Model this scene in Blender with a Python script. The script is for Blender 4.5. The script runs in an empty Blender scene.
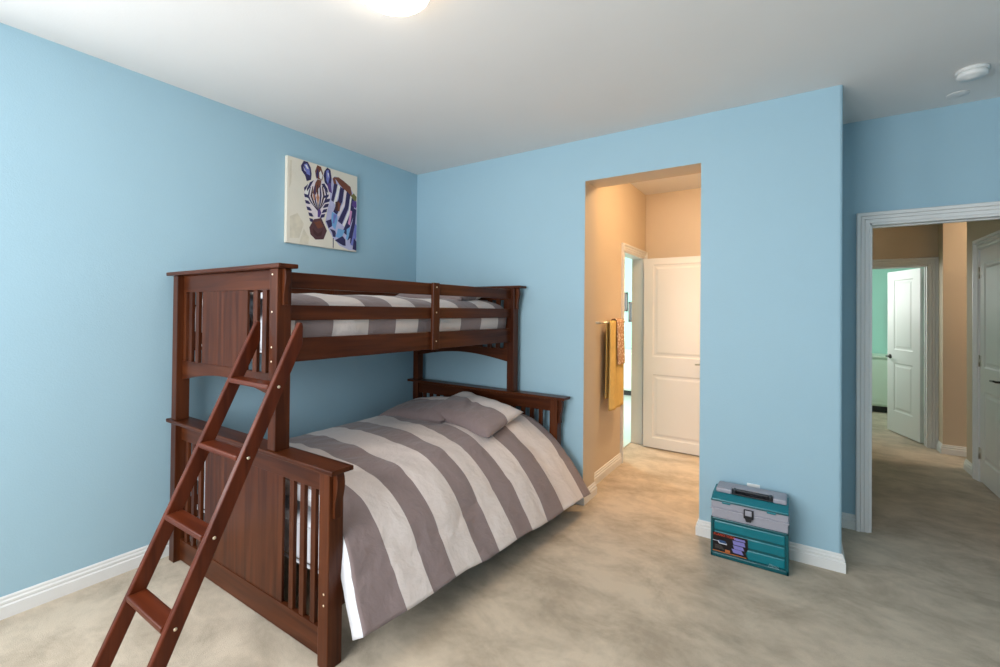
import bpy, bmesh, math, random
from mathutils import Vector, Matrix, noise
random.seed(4)
scn = bpy.context.scene
COL = scn.collection

# ------------------------------------------------------------------ camera
PITCH, ROLL, YAW = math.radians(0.53347), math.radians(0.57706), math.radians(33.3156)
cam_d = bpy.data.cameras.new('camera')
cam = bpy.data.objects.new('camera', cam_d); COL.objects.link(cam)
fw = Vector((-math.sin(YAW)*math.cos(PITCH), math.cos(YAW)*math.cos(PITCH), math.sin(PITCH)))
r0 = Vector((math.cos(YAW), math.sin(YAW), 0)); u0 = r0.cross(fw)
rr = r0*math.cos(ROLL) + u0*math.sin(ROLL); uu = u0*math.cos(ROLL) - r0*math.sin(ROLL)
M = Matrix.Identity(4)
for i in range(3):
    M[i][0] = rr[i]; M[i][1] = uu[i]; M[i][2] = -fw[i]
M[0][3], M[1][3], M[2][3] = 0, 0, 1.4449
cam.matrix_world = M
cam_d.sensor_width = 36; cam_d.lens = 453.0545*36/1000; cam_d.shift_y = -0.026845
cam_d.clip_start = 0.02; cam_d.clip_end = 60
scn.camera = cam

# ------------------------------------------------------------------ light and exposure
scn.view_settings.view_transform = 'Standard'; scn.view_settings.look = 'None'
scn.view_settings.gamma = 1.0; scn.view_settings.use_curve_mapping = False
scn.view_settings.exposure = 0.12
wd = bpy.data.worlds.new('sky'); scn.world = wd; wd.use_nodes = True
wd.node_tree.nodes['Background'].inputs[0].default_value = (0.75, 0.87, 1.0, 1)
wd.node_tree.nodes['Background'].inputs[1].default_value = 1.2

def area_light(name, loc, target, sx, sy, power, color, spread=180):
    l = bpy.data.lights.new(name, 'AREA'); l.shape = 'RECTANGLE'; l.size = sx; l.size_y = sy
    l.energy = power; l.color = color; l.spread = math.radians(spread)
    o = bpy.data.objects.new(name, l); COL.objects.link(o); o.location = loc
    o.rotation_euler = (Vector(target)-Vector(loc)).to_track_quat('-Z', 'Y').to_euler()
    return o
def point_light(name, loc, power, color, r=0.08):
    l = bpy.data.lights.new(name, 'POINT'); l.energy = power; l.color = color; l.shadow_soft_size = r
    o = bpy.data.objects.new(name, l); COL.objects.link(o); o.location = loc
    return o
# daylight entering by the bedroom's two windows (left wall and the wall behind the camera)
area_light('daylight_window', (-1.35, -1.36, 1.55), (-1.2, 2.5, 1.3), 1.9, 1.5, 90, (0.95, 0.975, 1.0))
area_light('daylight_window', (-3.13, -0.45, 1.55), (0.0, 0.6, 1.2), 1.3, 1.5, 40, (0.97, 0.985, 1.0))
# added warm spot that brightens the passage floor, no fixture behind it
dl = bpy.data.lights.new('passage_floor_fill', 'SPOT'); dl.energy = 130; dl.color = (1.0, 0.66, 0.36); dl.spot_size = math.radians(80); dl.spot_blend = 1.0; dl.shadow_soft_size = 0.08
dlo = bpy.data.objects.new('passage_floor_fill', dl); COL.objects.link(dlo); dlo.location = (-0.75, 4.25, 2.74)
# added white fill panels in the far rooms, which have no windows
area_light('far_room_fill', (-0.15, 7.7, 1.6), (1.2, 7.6, 1.1), 1.2, 1.3, 30, (1.0, 1.0, 0.98))
area_light('far_room_fill', (-3.2, 5.6, 1.7), (-2.2, 7.0, 1.0), 1.2, 1.3, 80, (1.0, 1.0, 1.0))

# ------------------------------------------------------------------ materials
def lin(c):
    return tuple(((v/255)/12.92 if v/255 <= 0.04045 else ((v/255+0.055)/1.055)**2.4) for v in c)
def new_mat(name):
    m = bpy.data.materials.new(name); m.use_nodes = True
    nt = m.node_tree; return m, nt, nt.nodes['Principled BSDF']
def nd(nt, t, **kw):
    n = nt.nodes.new(t)
    for k, v in kw.items(): setattr(n, k, v)
    return n
def coords(nt, scale=(1, 1, 1), kind='Object'):
    tc = nd(nt, 'ShaderNodeTexCoord'); mp = nd(nt, 'ShaderNodeMapping'); mp.inputs['Scale'].default_value = scale
    nt.links.new(tc.outputs[kind], mp.inputs[0]); return mp.outputs[0]
def bump(nt, bs, height, strength, dist=0.01):
    b = nd(nt, 'ShaderNodeBump'); b.inputs['Strength'].default_value = strength; b.inputs['Distance'].default_value = dist
    nt.links.new(height, b.inputs['Height']); nt.links.new(b.outputs[0], bs.inputs['Normal'])
def plain(name, rgb, rough=0.5, var=0.05, scale=8, bmp=0.0, bscale=120, metal=0.0, coat=0.0, emit=None, spec=0.5):
    m, nt, bs = new_mat(name)
    n = nd(nt, 'ShaderNodeTexNoise'); n.inputs['Scale'].default_value = scale; n.inputs['Detail'].default_value = 3
    nt.links.new(coords(nt), n.inputs['Vector'])
    mx = nd(nt, 'ShaderNodeMix', data_type='RGBA')
    mx.inputs[6].default_value = (*[max(0, c*(1-var)) for c in rgb], 1); mx.inputs[7].default_value = (*[min(1, c*(1+var)) for c in rgb], 1)
    nt.links.new(n.outputs[0], mx.inputs[0]); nt.links.new(mx.outputs[2], bs.inputs['Base Color'])
    bs.inputs['Roughness'].default_value = rough; bs.inputs['Metallic'].default_value = metal
    bs.inputs['Coat Weight'].default_value = coat; bs.inputs['Specular IOR Level'].default_value = spec
    if bmp:
        n2 = nd(nt, 'ShaderNodeTexNoise'); n2.inputs['Scale'].default_value = bscale; n2.inputs['Detail'].default_value = 4
        nt.links.new(coords(nt), n2.inputs['Vector']); bump(nt, bs, n2.outputs[0], bmp)
    if emit:
        bs.inputs['Emission Color'].default_value = (*emit[:3], 1); bs.inputs['Emission Strength'].default_value = emit[3]
    return m
def wood(name, axis, dark, light, rough=0.3):
    m, nt, bs = new_mat(name)
    sc = [26, 26, 26]; sc[axis] = 1.6
    n = nd(nt, 'ShaderNodeTexNoise'); n.inputs['Scale'].default_value = 1.0; n.inputs['Detail'].default_value = 5; n.inputs['Distortion'].default_value = 0.6
    nt.links.new(coords(nt, tuple(sc)), n.inputs['Vector'])
    cr = nd(nt, 'ShaderNodeValToRGB'); e = cr.color_ramp.elements
    e[0].position = 0.3; e[0].color = (*dark, 1); e[1].position = 0.72; e[1].color = (*light, 1)
    nt.links.new(n.outputs[0], cr.inputs[0]); nt.links.new(cr.outputs[0], bs.inputs['Base Color'])
    bs.inputs['Roughness'].default_value = rough; bs.inputs['Coat Weight'].default_value = 0.03; bs.inputs['Coat Roughness'].default_value = 0.2; bs.inputs['Specular IOR Level'].default_value = 0.17
    bump(nt, bs, n.outputs[0], 0.03, 0.002)
    return m
WD, WL = (0.040, 0.009, 0.0032), (0.105, 0.028, 0.009)
W = [wood('cherry_wood_x', 0, WD, WL), wood('cherry_wood_y', 1, WD, WL), wood('cherry_wood_z', 2, WD, WL)]
LADDER = [wood('ladder_wood_x', 0, (0.058, 0.011, 0.004), (0.125, 0.026, 0.009), 0.28), None, wood('ladder_wood_z', 2, (0.058, 0.011, 0.004), (0.125, 0.026, 0.009), 0.28)]
BLUE = plain('blue_wall_paint', (0.37, 0.55, 0.645), 0.55, 0.02, 3, 0.10, 160, spec=0.3)
BEIGE = plain('beige_wall_paint', (0.66, 0.54, 0.40), 0.6, 0.02, 3, 0.10, 160, spec=0.3)
MINT = plain('mint_wall_paint', (0.50, 0.82, 0.72), 0.6, 0.02, 3, spec=0.3)
CEIL = plain('ceiling_paint', (0.82, 0.795, 0.77), 0.9, 0.02, 3, 0.05, 90, spec=0.1)
TRIM = plain('white_trim_paint', (0.80, 0.79, 0.77), 0.38, 0.01)
DOORW = plain('white_door_paint', (0.80, 0.78, 0.76), 0.4, 0.01)
NICKEL = plain('brushed_nickel', (0.62, 0.58, 0.52), 0.28, 0.03, metal=1.0)
BOLTM = plain('bolt_brass', (0.80, 0.68, 0.50), 0.35, 0.03, metal=0.8)
DARKM = plain('dark_bronze', (0.05, 0.045, 0.04), 0.35, 0.05, metal=0.7)
WHITEP = plain('white_plastic', (0.82, 0.82, 0.80), 0.4, 0.01)
CABM = plain('pale_green_cabinet', (0.72, 0.83, 0.70), 0.45, 0.02)
BLACK = plain('dark_toe_kick', (0.03, 0.03, 0.03), 0.6)
TILE = plain('pale_tile', (0.62, 0.66, 0.62), 0.35, 0.05)
GLASS, gnt, gbs = new_mat('window_glass')
gbs.inputs['Transmission Weight'].default_value = 1.0; gbs.inputs['Roughness'].default_value = 0.0; gbs.inputs['IOR'].default_value = 1.45
gbs.inputs['Base Color'].default_value = (0.97, 0.99, 1, 1)
def carpet_mat():
    m, nt, bs = new_mat('beige_carpet')
    v = coords(nt, (1, 1, 1))
    a = nd(nt, 'ShaderNodeTexNoise'); a.inputs['Scale'].default_value = 3.0; a.inputs['Detail'].default_value = 4; a.inputs['Roughness'].default_value = 0.7; a.inputs['Distortion'].default_value = 0.25
    mp = nd(nt, 'ShaderNodeMapping'); mp.inputs['Rotation'].default_value = (0, 0, 0.6); mp.inputs['Scale'].default_value = (1.0, 1.35, 1)
    nt.links.new(v, mp.inputs[0]); nt.links.new(mp.outputs[0], a.inputs['Vector'])
    cr = nd(nt, 'ShaderNodeValToRGB'); e = cr.color_ramp.elements
    e[0].position = 0.34; e[0].color = (0.42, 0.34, 0.25, 1); e[1].position = 0.62; e[1].color = (0.64, 0.53, 0.405, 1)
    nt.links.new(a.outputs[0], cr.inputs[0])
    f = nd(nt, 'ShaderNodeTexNoise'); f.inputs['Scale'].default_value = 300; f.inputs['Detail'].default_value = 3
    nt.links.new(v, f.inputs['Vector'])
    mx = nd(nt, 'ShaderNodeMix', data_type='RGBA', blend_type='OVERLAY'); mx.inputs[0].default_value = 0.45
    nt.links.new(cr.outputs[0], mx.inputs[6]); nt.links.new(f.outputs[0], mx.inputs[7])
    nt.links.new(mx.outputs[2], bs.inputs['Base Color'])
    bs.inputs['Roughness'].default_value = 1.0; bs.inputs['Specular IOR Level'].default_value = 0.05
    bs.inputs['Sheen Weight'].default_value = 0.15
    bump(nt, bs, f.outputs[0], 0.5, 0.006)
    return m
CARPET = carpet_mat()
GREY, CREAM = (0.27, 0.20, 0.195), (0.74, 0.64, 0.60)
def cloth_nodes(name, fold=0.6):
    m, nt, bs = new_mat(name)
    bs.inputs['Roughness'].default_value = 0.72; bs.inputs['Sheen Weight'].default_value = 0.2; bs.inputs['Specular IOR Level'].default_value = 0.25
    n = nd(nt, 'ShaderNodeTexNoise'); n.inputs['Scale'].default_value = 9; n.inputs['Detail'].default_value = 5; n.inputs['Distortion'].default_value = 0.3
    nt.links.new(coords(nt), n.inputs['Vector']); bump(nt, bs, n.outputs[0], fold, 0.03)
    return m, nt, bs
def stripe_mat():
    m, nt, bs = cloth_nodes('striped_sateen')
    at = nd(nt, 'ShaderNodeAttribute', attribute_name='stripe')
    w = nd(nt, 'ShaderNodeTexNoise'); w.inputs['Scale'].default_value = 3.5
    nt.links.new(coords(nt), w.inputs['Vector'])
    m1 = nd(nt, 'ShaderNodeMath', operation='MULTIPLY_ADD'); m1.inputs[1].default_value = 0.14; nt.links.new(w.outputs[0], m1.inputs[0]); nt.links.new(at.outputs['Fac'], m1.inputs[2])
    m0 = nd(nt, 'ShaderNodeMath', operation='SUBTRACT'); m0.inputs[1].default_value = 0.07; nt.links.new(m1.outputs[0], m0.inputs[0])
    md = nd(nt, 'ShaderNodeMath', operation='FLOORED_MODULO'); md.inputs[1].default_value = 2.0; nt.links.new(m0.outputs[0], md.inputs[0])
    lt = nd(nt, 'ShaderNodeMath', operation='GREATER_THAN'); lt.inputs[1].default_value = 1.0; nt.links.new(md.outputs[0], lt.inputs[0])
    mx = nd(nt, 'ShaderNodeMix', data_type='RGBA'); mx.inputs[6].default_value = (*GREY, 1); mx.inputs[7].default_value = (*CREAM, 1)
    nt.links.new(lt.outputs[0], mx.inputs[0]); nt.links.new(mx.outputs[2], bs.inputs['Base Color'])
    return m
STRIPE = stripe_mat()
LINING, lnt, lbs = cloth_nodes('white_lining'); lbs.inputs['Base Color'].default_value = (0.80, 0.80, 0.84, 1)
SHEET, snt, sbs = cloth_nodes('white_ticking'); sbs.inputs['Base Color'].default_value = (0.78, 0.78, 0.82, 1)

# ------------------------------------------------------------------ mesh builder
SHIFT = None      # optional vertex map used while building the bunk bed
class MB:
    def __init__(s): s.bm = bmesh.new()
    def _merge(s, b, mat=0, smooth=False, mtx=None):
        vs = {}
        for v in b.verts:
            co = v.co if mtx is None else mtx @ v.co
            vs[v] = s.bm.verts.new(co)
        for f in b.faces:
            try:
                g = s.bm.faces.new([vs[v] for v in f.verts]); g.material_index = mat if mat is not None else f.material_index; g.smooth = smooth or f.smooth
            except ValueError: pass
        b.free()
    def box(s, x0, x1, y0, y1, z0, z1, bev=0.003, mat=0, mtx=None, seg=2):
        b = bmesh.new(); bmesh.ops.create_cube(b, size=1)
        for v in b.verts: v.co = Vector(((x0+x1)/2+v.co.x*(x1-x0), (y0+y1)/2+v.co.y*(y1-y0), (z0+z1)/2+v.co.z*(z1-z0)))
        if bev:
            bev = min(bev, 0.45*min(abs(x1-x0), abs(y1-y0), abs(z1-z0)))
            bmesh.ops.bevel(b, geom=list(b.edges), offset=bev, segments=seg, affect='EDGES', profile=0.5)
        s._merge(b, mat, False, mtx); return s
    def prism(s, pts, axis, a0, a1, mat=0, bev=0, mtx=None, smooth=False):
        # pts in the two remaining axes (in xyz order), extruded on axis
        def P(p, a):
            q = list(p); q.insert(axis, a); return Vector(q)
        b = bmesh.new(); n = len(pts)
        A = [b.verts.new(P(p, a0)) for p in pts]; B = [b.verts.new(P(p, a1)) for p in pts]
        b.faces.new(A); b.faces.new(list(reversed(B)))
        for i in range(n): b.faces.new([A[i], B[i], B[(i+1) % n], A[(i+1) % n]])
        bmesh.ops.recalc_face_normals(b, faces=b.faces)
        if bev: bmesh.ops.bevel(b, geom=list(b.edges), offset=bev, segments=2, affect='EDGES', profile=0.5)
        s._merge(b, mat, smooth, mtx); return s
    def lathe(s, prof, c, axis='z', n=32, mat=0, mtx=None, smooth=True):
        b = bmesh.new(); rings = []
        for r, h in prof:
            ring = []
            for k in range(n):
                a = 2*math.pi*k/n; x, y = r*math.cos(a), r*math.sin(a)
                p = {'z': (x, y, h), 'x': (h, x, y), 'y': (x, h, y)}[axis]
                ring.append(b.verts.new(Vector(c)+Vector(p)))
            rings.append(ring)
        for i in range(len(rings)-1):
            for k in range(n): b.faces.new([rings[i][k], rings[i][(k+1) % n], rings[i+1][(k+1) % n], rings[i+1][k]])
        b.faces.new(rings[0]); b.faces.new(list(reversed(rings[-1])))
        bmesh.ops.remove_doubles(b, verts=b.verts, dist=1e-6); bmesh.ops.recalc_face_normals(b, faces=b.faces)
        s._merge(b, mat, smooth, mtx); return s
    def tube(s, path, r, n=12, mat=0, mtx=None):
        path = [Vector(p) for p in path]; b = bmesh.new(); rings = []; up = Vector((0.13, 0.31, 0.94))
        for i, p in enumerate(path):
            t = (path[min(i+1, len(path)-1)]-path[max(i-1, 0)]).normalized()
            u = t.cross(up).normalized(); v = t.cross(u)
            rings.append([b.verts.new(p+r*(math.cos(2*math.pi*k/n)*u+math.sin(2*math.pi*k/n)*v)) for k in range(n)])
        for i in range(len(rings)-1):
            for k in range(n): b.faces.new([rings[i][k], rings[i][(k+1) % n], rings[i+1][(k+1) % n], rings[i+1][k]])
        b.faces.new(rings[0]); b.faces.new(rings[-1]); bmesh.ops.recalc_face_normals(b, faces=b.faces)
        s._merge(b, mat, True, mtx); return s
    def sweep(s, path, prof, place, mat=0, closed=False):
        # path: 2D points; prof: (offset to the left of travel, depth) ring; place(a,b,d) -> 3D
        n = len(path); b = bmesh.new(); rings = []
        for i, p in enumerate(path):
            p = Vector(p)
            d0 = (p-Vector(path[i-1])).normalized() if i > 0 else None
            d1 = (Vector(path[i+1])-p).normalized() if i < n-1 else None
            if d0 is None: d0 = d1
            if d1 is None: d1 = d0
            n0 = Vector((-d0.y, d0.x)); n1 = Vector((-d1.y, d1.x)); m = (n0+n1).normalized(); m = m/max(0.2, m.dot(n0))
            rings.append([b.verts.new(Vector(place(p.x+m.x*o, p.y+m.y*o, d))) for o, d in prof])
        k = len(prof)
        for i in range(n-1):
            for j in range(k): b.faces.new([rings[i][j], rings[i][(j+1) % k], rings[i+1][(j+1) % k], rings[i+1][j]])
        b.faces.new(rings[0]); b.faces.new(rings[-1]); bmesh.ops.recalc_face_normals(b, faces=b.faces)
        s._merge(b, mat); return s
    def grid(s, f, nu, nv, mat=0, smooth=True, cu=False):
        V = [[s.bm.verts.new(Vector(f(i/(nu-1), j/(nv-1)))) for j in range(nv)] for i in range(nu)]
        for i in range(nu-1):
            for j in range(nv-1):
                g = s.bm.faces.new([V[i][j], V[i+1][j], V[i+1][j+1], V[i][j+1]]); g.smooth = smooth; g.material_index = mat
        return V
    def build(s, name, mats, parent=None):
        if not isinstance(mats, (list, tuple)): mats = [mats]
        if SHIFT:
            for v in s.bm.verts: v.co = SHIFT(v.co)
        if parent is None:
            xs = [v.co for v in s.bm.verts]
            o = Vector(((min(c.x for c in xs)+max(c.x for c in xs))/2, (min(c.y for c in xs)+max(c.y for c in xs))/2, min(c.z for c in xs)))
        else: o = WLOC[parent]
        for v in s.bm.verts: v.co -= o
        me = bpy.data.meshes.new(name); s.bm.to_mesh(me); s.bm.free()
        for m in mats: me.materials.append(m)
        ob = bpy.data.objects.new(name, me); COL.objects.link(ob)
        if parent is None: ob.location = o
        else: ob.parent = parent
        WLOC[ob] = o
        return ob
WLOC = {}
def tag(o, label, cat, group=None, kind=None):
    o['label'] = label; o['category'] = cat
    if group: o['group'] = group
    if kind: o['kind'] = kind
    return o
def thing(name, label, cat, loc, group=None):
    o = bpy.data.objects.new(name, None); COL.objects.link(o); o.location = loc; o.empty_display_size = 0.1
    WLOC[o] = Vector(loc); return tag(o, label, cat, group)
def structure(o, label, cat): return tag(o, label, cat, kind='structure')

# ------------------------------------------------------------------ the setting
H = 2.75; XL = -3.0736; YB = 3.2002; XE = 0.2112; O1, O2, OZ = -1.3437, -0.5335, 2.4307; YH = 3.8767
YN = -1.3                                        # wall behind the camera, with the windows
f = MB().box(-5.2, 4.2, YN-0.15, 9.6, -0.1, 0, 0).build('floor', CARPET)
structure(f, 'beige plush carpet covering the whole floor', 'floor')
f = MB().box(-5.2, 4.2, YN-0.15, 9.6, H, H+0.1, 0).build('ceiling', CEIL)
structure(f, 'plain off-white ceiling above the bedroom', 'ceiling')

def wall_with_opening(name, x0, x1, holes, y0, y1, mats, axis='y', round_x=None, front=0, back=1, reveal=1, rounding=0.018):
    """wall slab in xz (or yz) with doorway / window holes; faces get front / back / reveal materials"""
    us = sorted({x0, x1, *[h[0] for h in holes], *[h[1] for h in holes]})
    zs = sorted({0.0, H, *[h[2] for h in holes], *[h[3] for h in holes]})
    b = bmesh.new(); V = {}
    def vert(u, z, d):
        k = (round(u, 5), round(z, 5), d)
        if k not in V: V[k] = b.verts.new((u, d, z))
        return V[k]
    def solid(i, j):
        if i < 0 or j < 0 or i >= len(us)-1 or j >= len(zs)-1: return False
        cu, cz = (us[i]+us[i+1])/2, (zs[j]+zs[j+1])/2
        return not any(h[0] < cu < h[1] and h[2] < cz < h[3] for h in holes)
    for i in range(len(us)-1):
        for j in range(len(zs)-1):
            if not solid(i, j): continue
            a, c, e, g = us[i], us[i+1], zs[j], zs[j+1]
            b.faces.new([vert(a, e, y0), vert(c, e, y0), vert(c, g, y0), vert(a, g, y0)]).material_index = front
            b.faces.new([vert(a, e, y1), vert(a, g, y1), vert(c, g, y1), vert(c, e, y1)]).material_index = back
            for (di, dj, q) in ((-1, 0, (a, e, a, g)), (1, 0, (c, e, c, g)), (0, -1, (a, e, c, e)), (0, 1, (a, g, c, g))):
                if not solid(i+di, j+dj):
                    inside = 0 <= i+di < len(us)-1 and 0 <= j+dj < len(zs)-1
                    b.faces.new([vert(q[0], q[1], y0), vert(q[2], q[3], y0), vert(q[2], q[3], y1), vert(q[0], q[1], y1)]).material_index = reveal if inside else front
    bmesh.ops.recalc_face_normals(b, faces=b.faces)
    if round_x:
        ed = [e for e in b.edges if abs(e.verts[0].co.x-e.verts[1].co.x) < 1e-5 and abs(e.verts[0].co.y-e.verts[1].co.y) < 1e-5
              and any(abs(e.verts[0].co.x-x) < 1e-4 for x in round_x) and (e.verts[0].co.y == y0 or abs(e.verts[0].co.y-y0) < 1e-5)
              and len(e.link_faces) == 2 and abs(e.link_faces[0].normal.dot(e.link_faces[1].normal)) < 0.5]
        bmesh.ops.bevel(b, geom=ed, offset=rounding, segments=4, affect='EDGES', profile=0.5, material=-1)
    mtx = None
    if axis == 'x': mtx = Matrix(((0, 1, 0, 0), (1, 0, 0, 0), (0, 0, 1, 0), (0, 0, 0, 1)))
    m = MB(); m._merge(b, None, False, mtx)
    bmesh.ops.recalc_face_normals(m.bm, faces=m.bm.faces)
    return m.build(name, mats)
w = wall_with_opening('wall_left', YN-0.15, YB+0.23, [(-1.1, 0.2, 0.8, 2.3)], XL, XL-0.12, [BLUE, BEIGE], axis='x', reveal=0)
structure(w, 'light blue wall on the left carrying the zebra canvas', 'wall')
w = wall_with_opening('wall_back', XL, XE, [(O1, O2, -0.01, OZ)], YB, YB+0.23, [BLUE, BEIGE], round_x=(XE,))
structure(w, 'light blue wall behind the bed with a tall open passage', 'wall')
w = MB().box(XE-0.12, XE, YB+0.232, YH, 0, H, 0).build('wall_return', BLUE)
structure(w, 'short blue wall return beside the hall doorway', 'wall')
HX0, HX1, HZ = 0.4005, 1.2345, 2.052
w = wall_with_opening('wall_hall', XE-0.12, 1.62, [(HX0, HX1, -0.01, HZ)], YH, YH+0.115, [BLUE, BEIGE])
structure(w, 'teal blue wall holding the white cased hall doorway', 'wall')
w = MB().box(1.5, 1.62, YN-0.15, YH, 0, H, 0).build('wall_right', BLUE)
structure(w, 'blue bedroom wall on the right', 'wall')
WIN = [(-2.3, -0.4, 0.8, 2.3)]
w = wall_with_opening('wall_near', XL-0.12, 1.62, WIN, YN, YN-0.15, [BLUE, BEIGE], reveal=0)
structure(w, 'blue bedroom wall with a wide window', 'wall')
for i, (a, c, e, g) in enumerate(WIN):
    m = MB()
    for q in ((a, a+.05, e, g), (c-.05, c, e, g), (a, c, e, e+.05), (a, c, g-.05, g), ((a+c)/2-.025, (a+c)/2+.025, e, g)):
        m.box(q[0], q[1], YN-0.11, YN-0.05, q[2], q[3], 0.004)
    o = m.build('window_%d' % (i+1), TRIM); structure(o, 'white framed wide bedroom window', 'window')
m = MB()
for q in ((-1.1, -1.05, .8, 2.3), (.15, .2, .8, 2.3), (-1.1, .2, .8, .85), (-1.1, .2, 2.25, 2.3), (-.475, -.425, .8, 2.3)):
    m.box(XL-0.09, XL-0.04, q[0], q[1], q[2], q[3], 0.004)
structure(m.build('window_2', TRIM), 'white framed window in the left wall', 'window')
# ---- passage beyond the tall opening
PX = -1.42; PY0, PY1, PZ = 4.345, 5.02, 2.045; PB = 5.09
w = wall_with_opening('wall_passage_left', YB+0.232, PB+0.12, [(PY0, PY1, -0.01, PZ)], PX, PX-0.115, [BEIGE, MINT], axis='x')
structure(w, 'warm beige passage wall with the towel bar', 'wall')
w = MB().box(PX-0.115+0.117, -0.2, PB, PB+0.11, 0, H, 0).build('wall_passage_back', BEIGE)
structure(w, 'warm beige wall at the end of the passage', 'wall')
w = MB().box(-0.2, -0.1, YB+0.232, PB+0.11, 0, H, 0).build('wall_passage_right', BEIGE)
structure(w, 'beige wall between the passage and the hall', 'wall')
# ---- hall
w = MB().box(-0.1+0.002, 0.09, YH-0.2, YH-0.002, 0, H, 0).build('wall_filler', BEIGE)
structure(w, 'beige filler wall between the passage and hall', 'wall')
HR = 1.33; HW = 6.72; HP = 6.52
FX0, FX1, FZ = 0.38, 1.195, 1.995
w = wall_with_opening('wall_hall_far', -0.1, 1.272, [(FX0, FX1, -0.01, FZ)], HW, HW+0.115, [BEIGE, MINT])
structure(w, 'shaded beige wall at the end of the hall around the far doorway', 'wall')
w = MB().box(1.272, 3.9, HP, HP+0.315, 0, H, 0).build('wall_corridor', BEIGE)
structure(w, 'lit beige wall panel right of the far doorway', 'wall')
HD0, HD1, HDZ = 4.98, 5.62, 2.035
w = wall_with_opening('wall_hall_right', YH+0.117, 5.98, [(HD0, HD1, -0.01, HDZ)], HR, HR+0.115, [BEIGE, BEIGE], axis='x')
structure(w, 'shaded beige hall wall around the closed white door', 'wall')
w = MB().box(HR+0.117, 3.9, 5.87, 5.98, 0, H, 0).build('wall_corridor_near', BEIGE)
structure(w, 'beige corridor wall', 'wall')
w = MB().box(3.9, 4.0, 3.9, 6.84, 0, H, 0).build('wall_corridor_end', BEIGE)
structure(w, 'beige end wall of the corridor', 'wall')
# ---- far rooms
w = MB().box(-0.3, 1.9, 9.2, 9.3, 0, H, 0).build('wall_bath_back', MINT)
structure(w, 'mint green wall seen through the far doorway', 'wall')
w = MB().box(-0.3, -0.2, HW+0.12, 9.198, 0, H, 0).build('wall_bath_left', MINT)
structure(w, 'mint green side wall of the far room', 'wall')
w = MB().box(1.8, 1.9, HW+0.12, 9.198, 0, H, 0).build('wall_bath_right', MINT)
structure(w, 'mint green right wall of the far room', 'wall')
w = MB().box(-3.9, -0.4, 8.1, 8.2, 0, H, 0).build('wall_washroom_back', MINT)
structure(w, 'pale mint wall with dark pictures beyond the passage', 'wall')
w = MB().box(-3.9, -3.8, YB+0.25, 8.1, 0, H, 0).build('wall_washroom_left', MINT)
structure(w, 'mint washroom side wall', 'wall')
w = MB().box(-0.45, -0.35, PB+0.13, 8.1, 0, H, 0).build('wall_washroom_right', MINT)
structure(w, 'mint washroom right wall', 'wall')
w = MB().box(-3.79, PX-0.12, 4.2, 8.09, 0.0, 0.008, 0).build('floor_washroom', TILE)
structure(w, 'pale tile floor beyond the passage doorway', 'floor')

# ---- baseboards and casings
BPROF = [(0, 0), (0.018, 0), (0.018, 0.056), (0.0115, 0.062), (0.0115, 0.064), (0.0135, 0.067), (0.0135, 0.076), (0.0075, 0.082), (0.0075, 0.092), (0.003, 0.0985), (0, 0.0985)]
def baseboard(name, path, label):
    # path travelled so that the room lies to the left of travel
    m = MB(); m.sweep(path, [(o, d) for o, d in BPROF], lambda a, b, d: (a, b, d))
    return structure(m.build(name, TRIM), label, 'baseboard')
baseboard('baseboard_left', [(XL, YB-0.001), (XL, YN)], 'white moulded baseboard along the left blue wall')
baseboard('baseboard_back', [(O1-0.075, YB+0.23), (O1, YB+0.23), (O1, YB), (XL+0.02, YB)], 'white baseboard behind the bed turning into the passage')
baseboard('baseboard_right', [(XE, YH-0.02), (XE, YB), (O2, YB), (O2, YB+0.23)], 'white baseboard along the blue wall behind the tackle box')
baseboard('baseboard_hall', [(HX0-0.073, YH), (XE+0.017, YH)], 'short white baseboard left of the hall door casing')
baseboard('baseboard_passage', [(PX, PY0-0.068), (PX, YB+0.233)], 'white baseboard below the hanging towels')
baseboard('baseboard_corridor', [(3.8, HP), (1.272, HP), (1.272, HW-0.03)], 'white baseboard under the lit beige wall panel')
baseboard('baseboard_corner', [(HR, HD1+0.09), (HR, 5.98), (3.0, 5.98)], 'white baseboard at the corner beside the closed hall door')
CPROF = [(0, 0), (0, 0.010), (0.008, 0.014), (0.028, 0.014), (0.031, 0.010), (0.034, 0.019), (0.054, 0.020), (0.057, 0.015), (0.060, 0.026), (0.080, 0.029), (0.086, 0.024), (0.086, 0)]
def casing(name, a0, a1, z, place, label, scale=1.0, jamb=None):
    m = MB()
    # travel up the left leg, over and down; the opening lies on the right, so offsets are to the left
    m.sweep([(a0, 0), (a0, z), (a1, z), (a1, 0)], [(o*scale, d) for o, d in CPROF], place)
    if jamb: jamb(m)
    return structure(m.build(name, TRIM), label, 'door casing')
def jamb_y(x0, x1, z, y0, y1):
    def j(m):
        m.box(x0-0.001, x0+0.012, y0, y1, 0, z, 0); m.box(x1-0.012, x1+0.001, y0, y1, 0, z, 0); m.box(x0, x1, y0, y1, z-0.012, z+0.001, 0)
        ys = (y0+y1)/2; m.box(x0+0.012, x0+0.02, ys, ys+0.035, 0, z, 0.002); m.box(x1-0.02, x1-0.012, ys, ys+0.035, 0, z, 0.002); m.box(x0, x1, ys, ys+0.035, z-0.02, z-0.012, 0.002)
    return j
def jamb_x(y0, y1, z, x0, x1):
    def j(m):
        m.box(x0, x1, y0-0.001, y0+0.014, 0, z, 0); m.box(x0, x1, y1-0.014, y1+0.001, 0, z, 0); m.box(x0, x1, y0, y1, z-0.014, z+0.001, 0)
    return j
trim1 = casing('trim_1', HX0, HX1, HZ, lambda a, b, d: (a, YH-d, b), 'white moulded casing of the hall doorway in the teal wall', 0.84, jamb_y(HX0, HX1, HZ, YH-0.004, YH+0.12))
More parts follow.
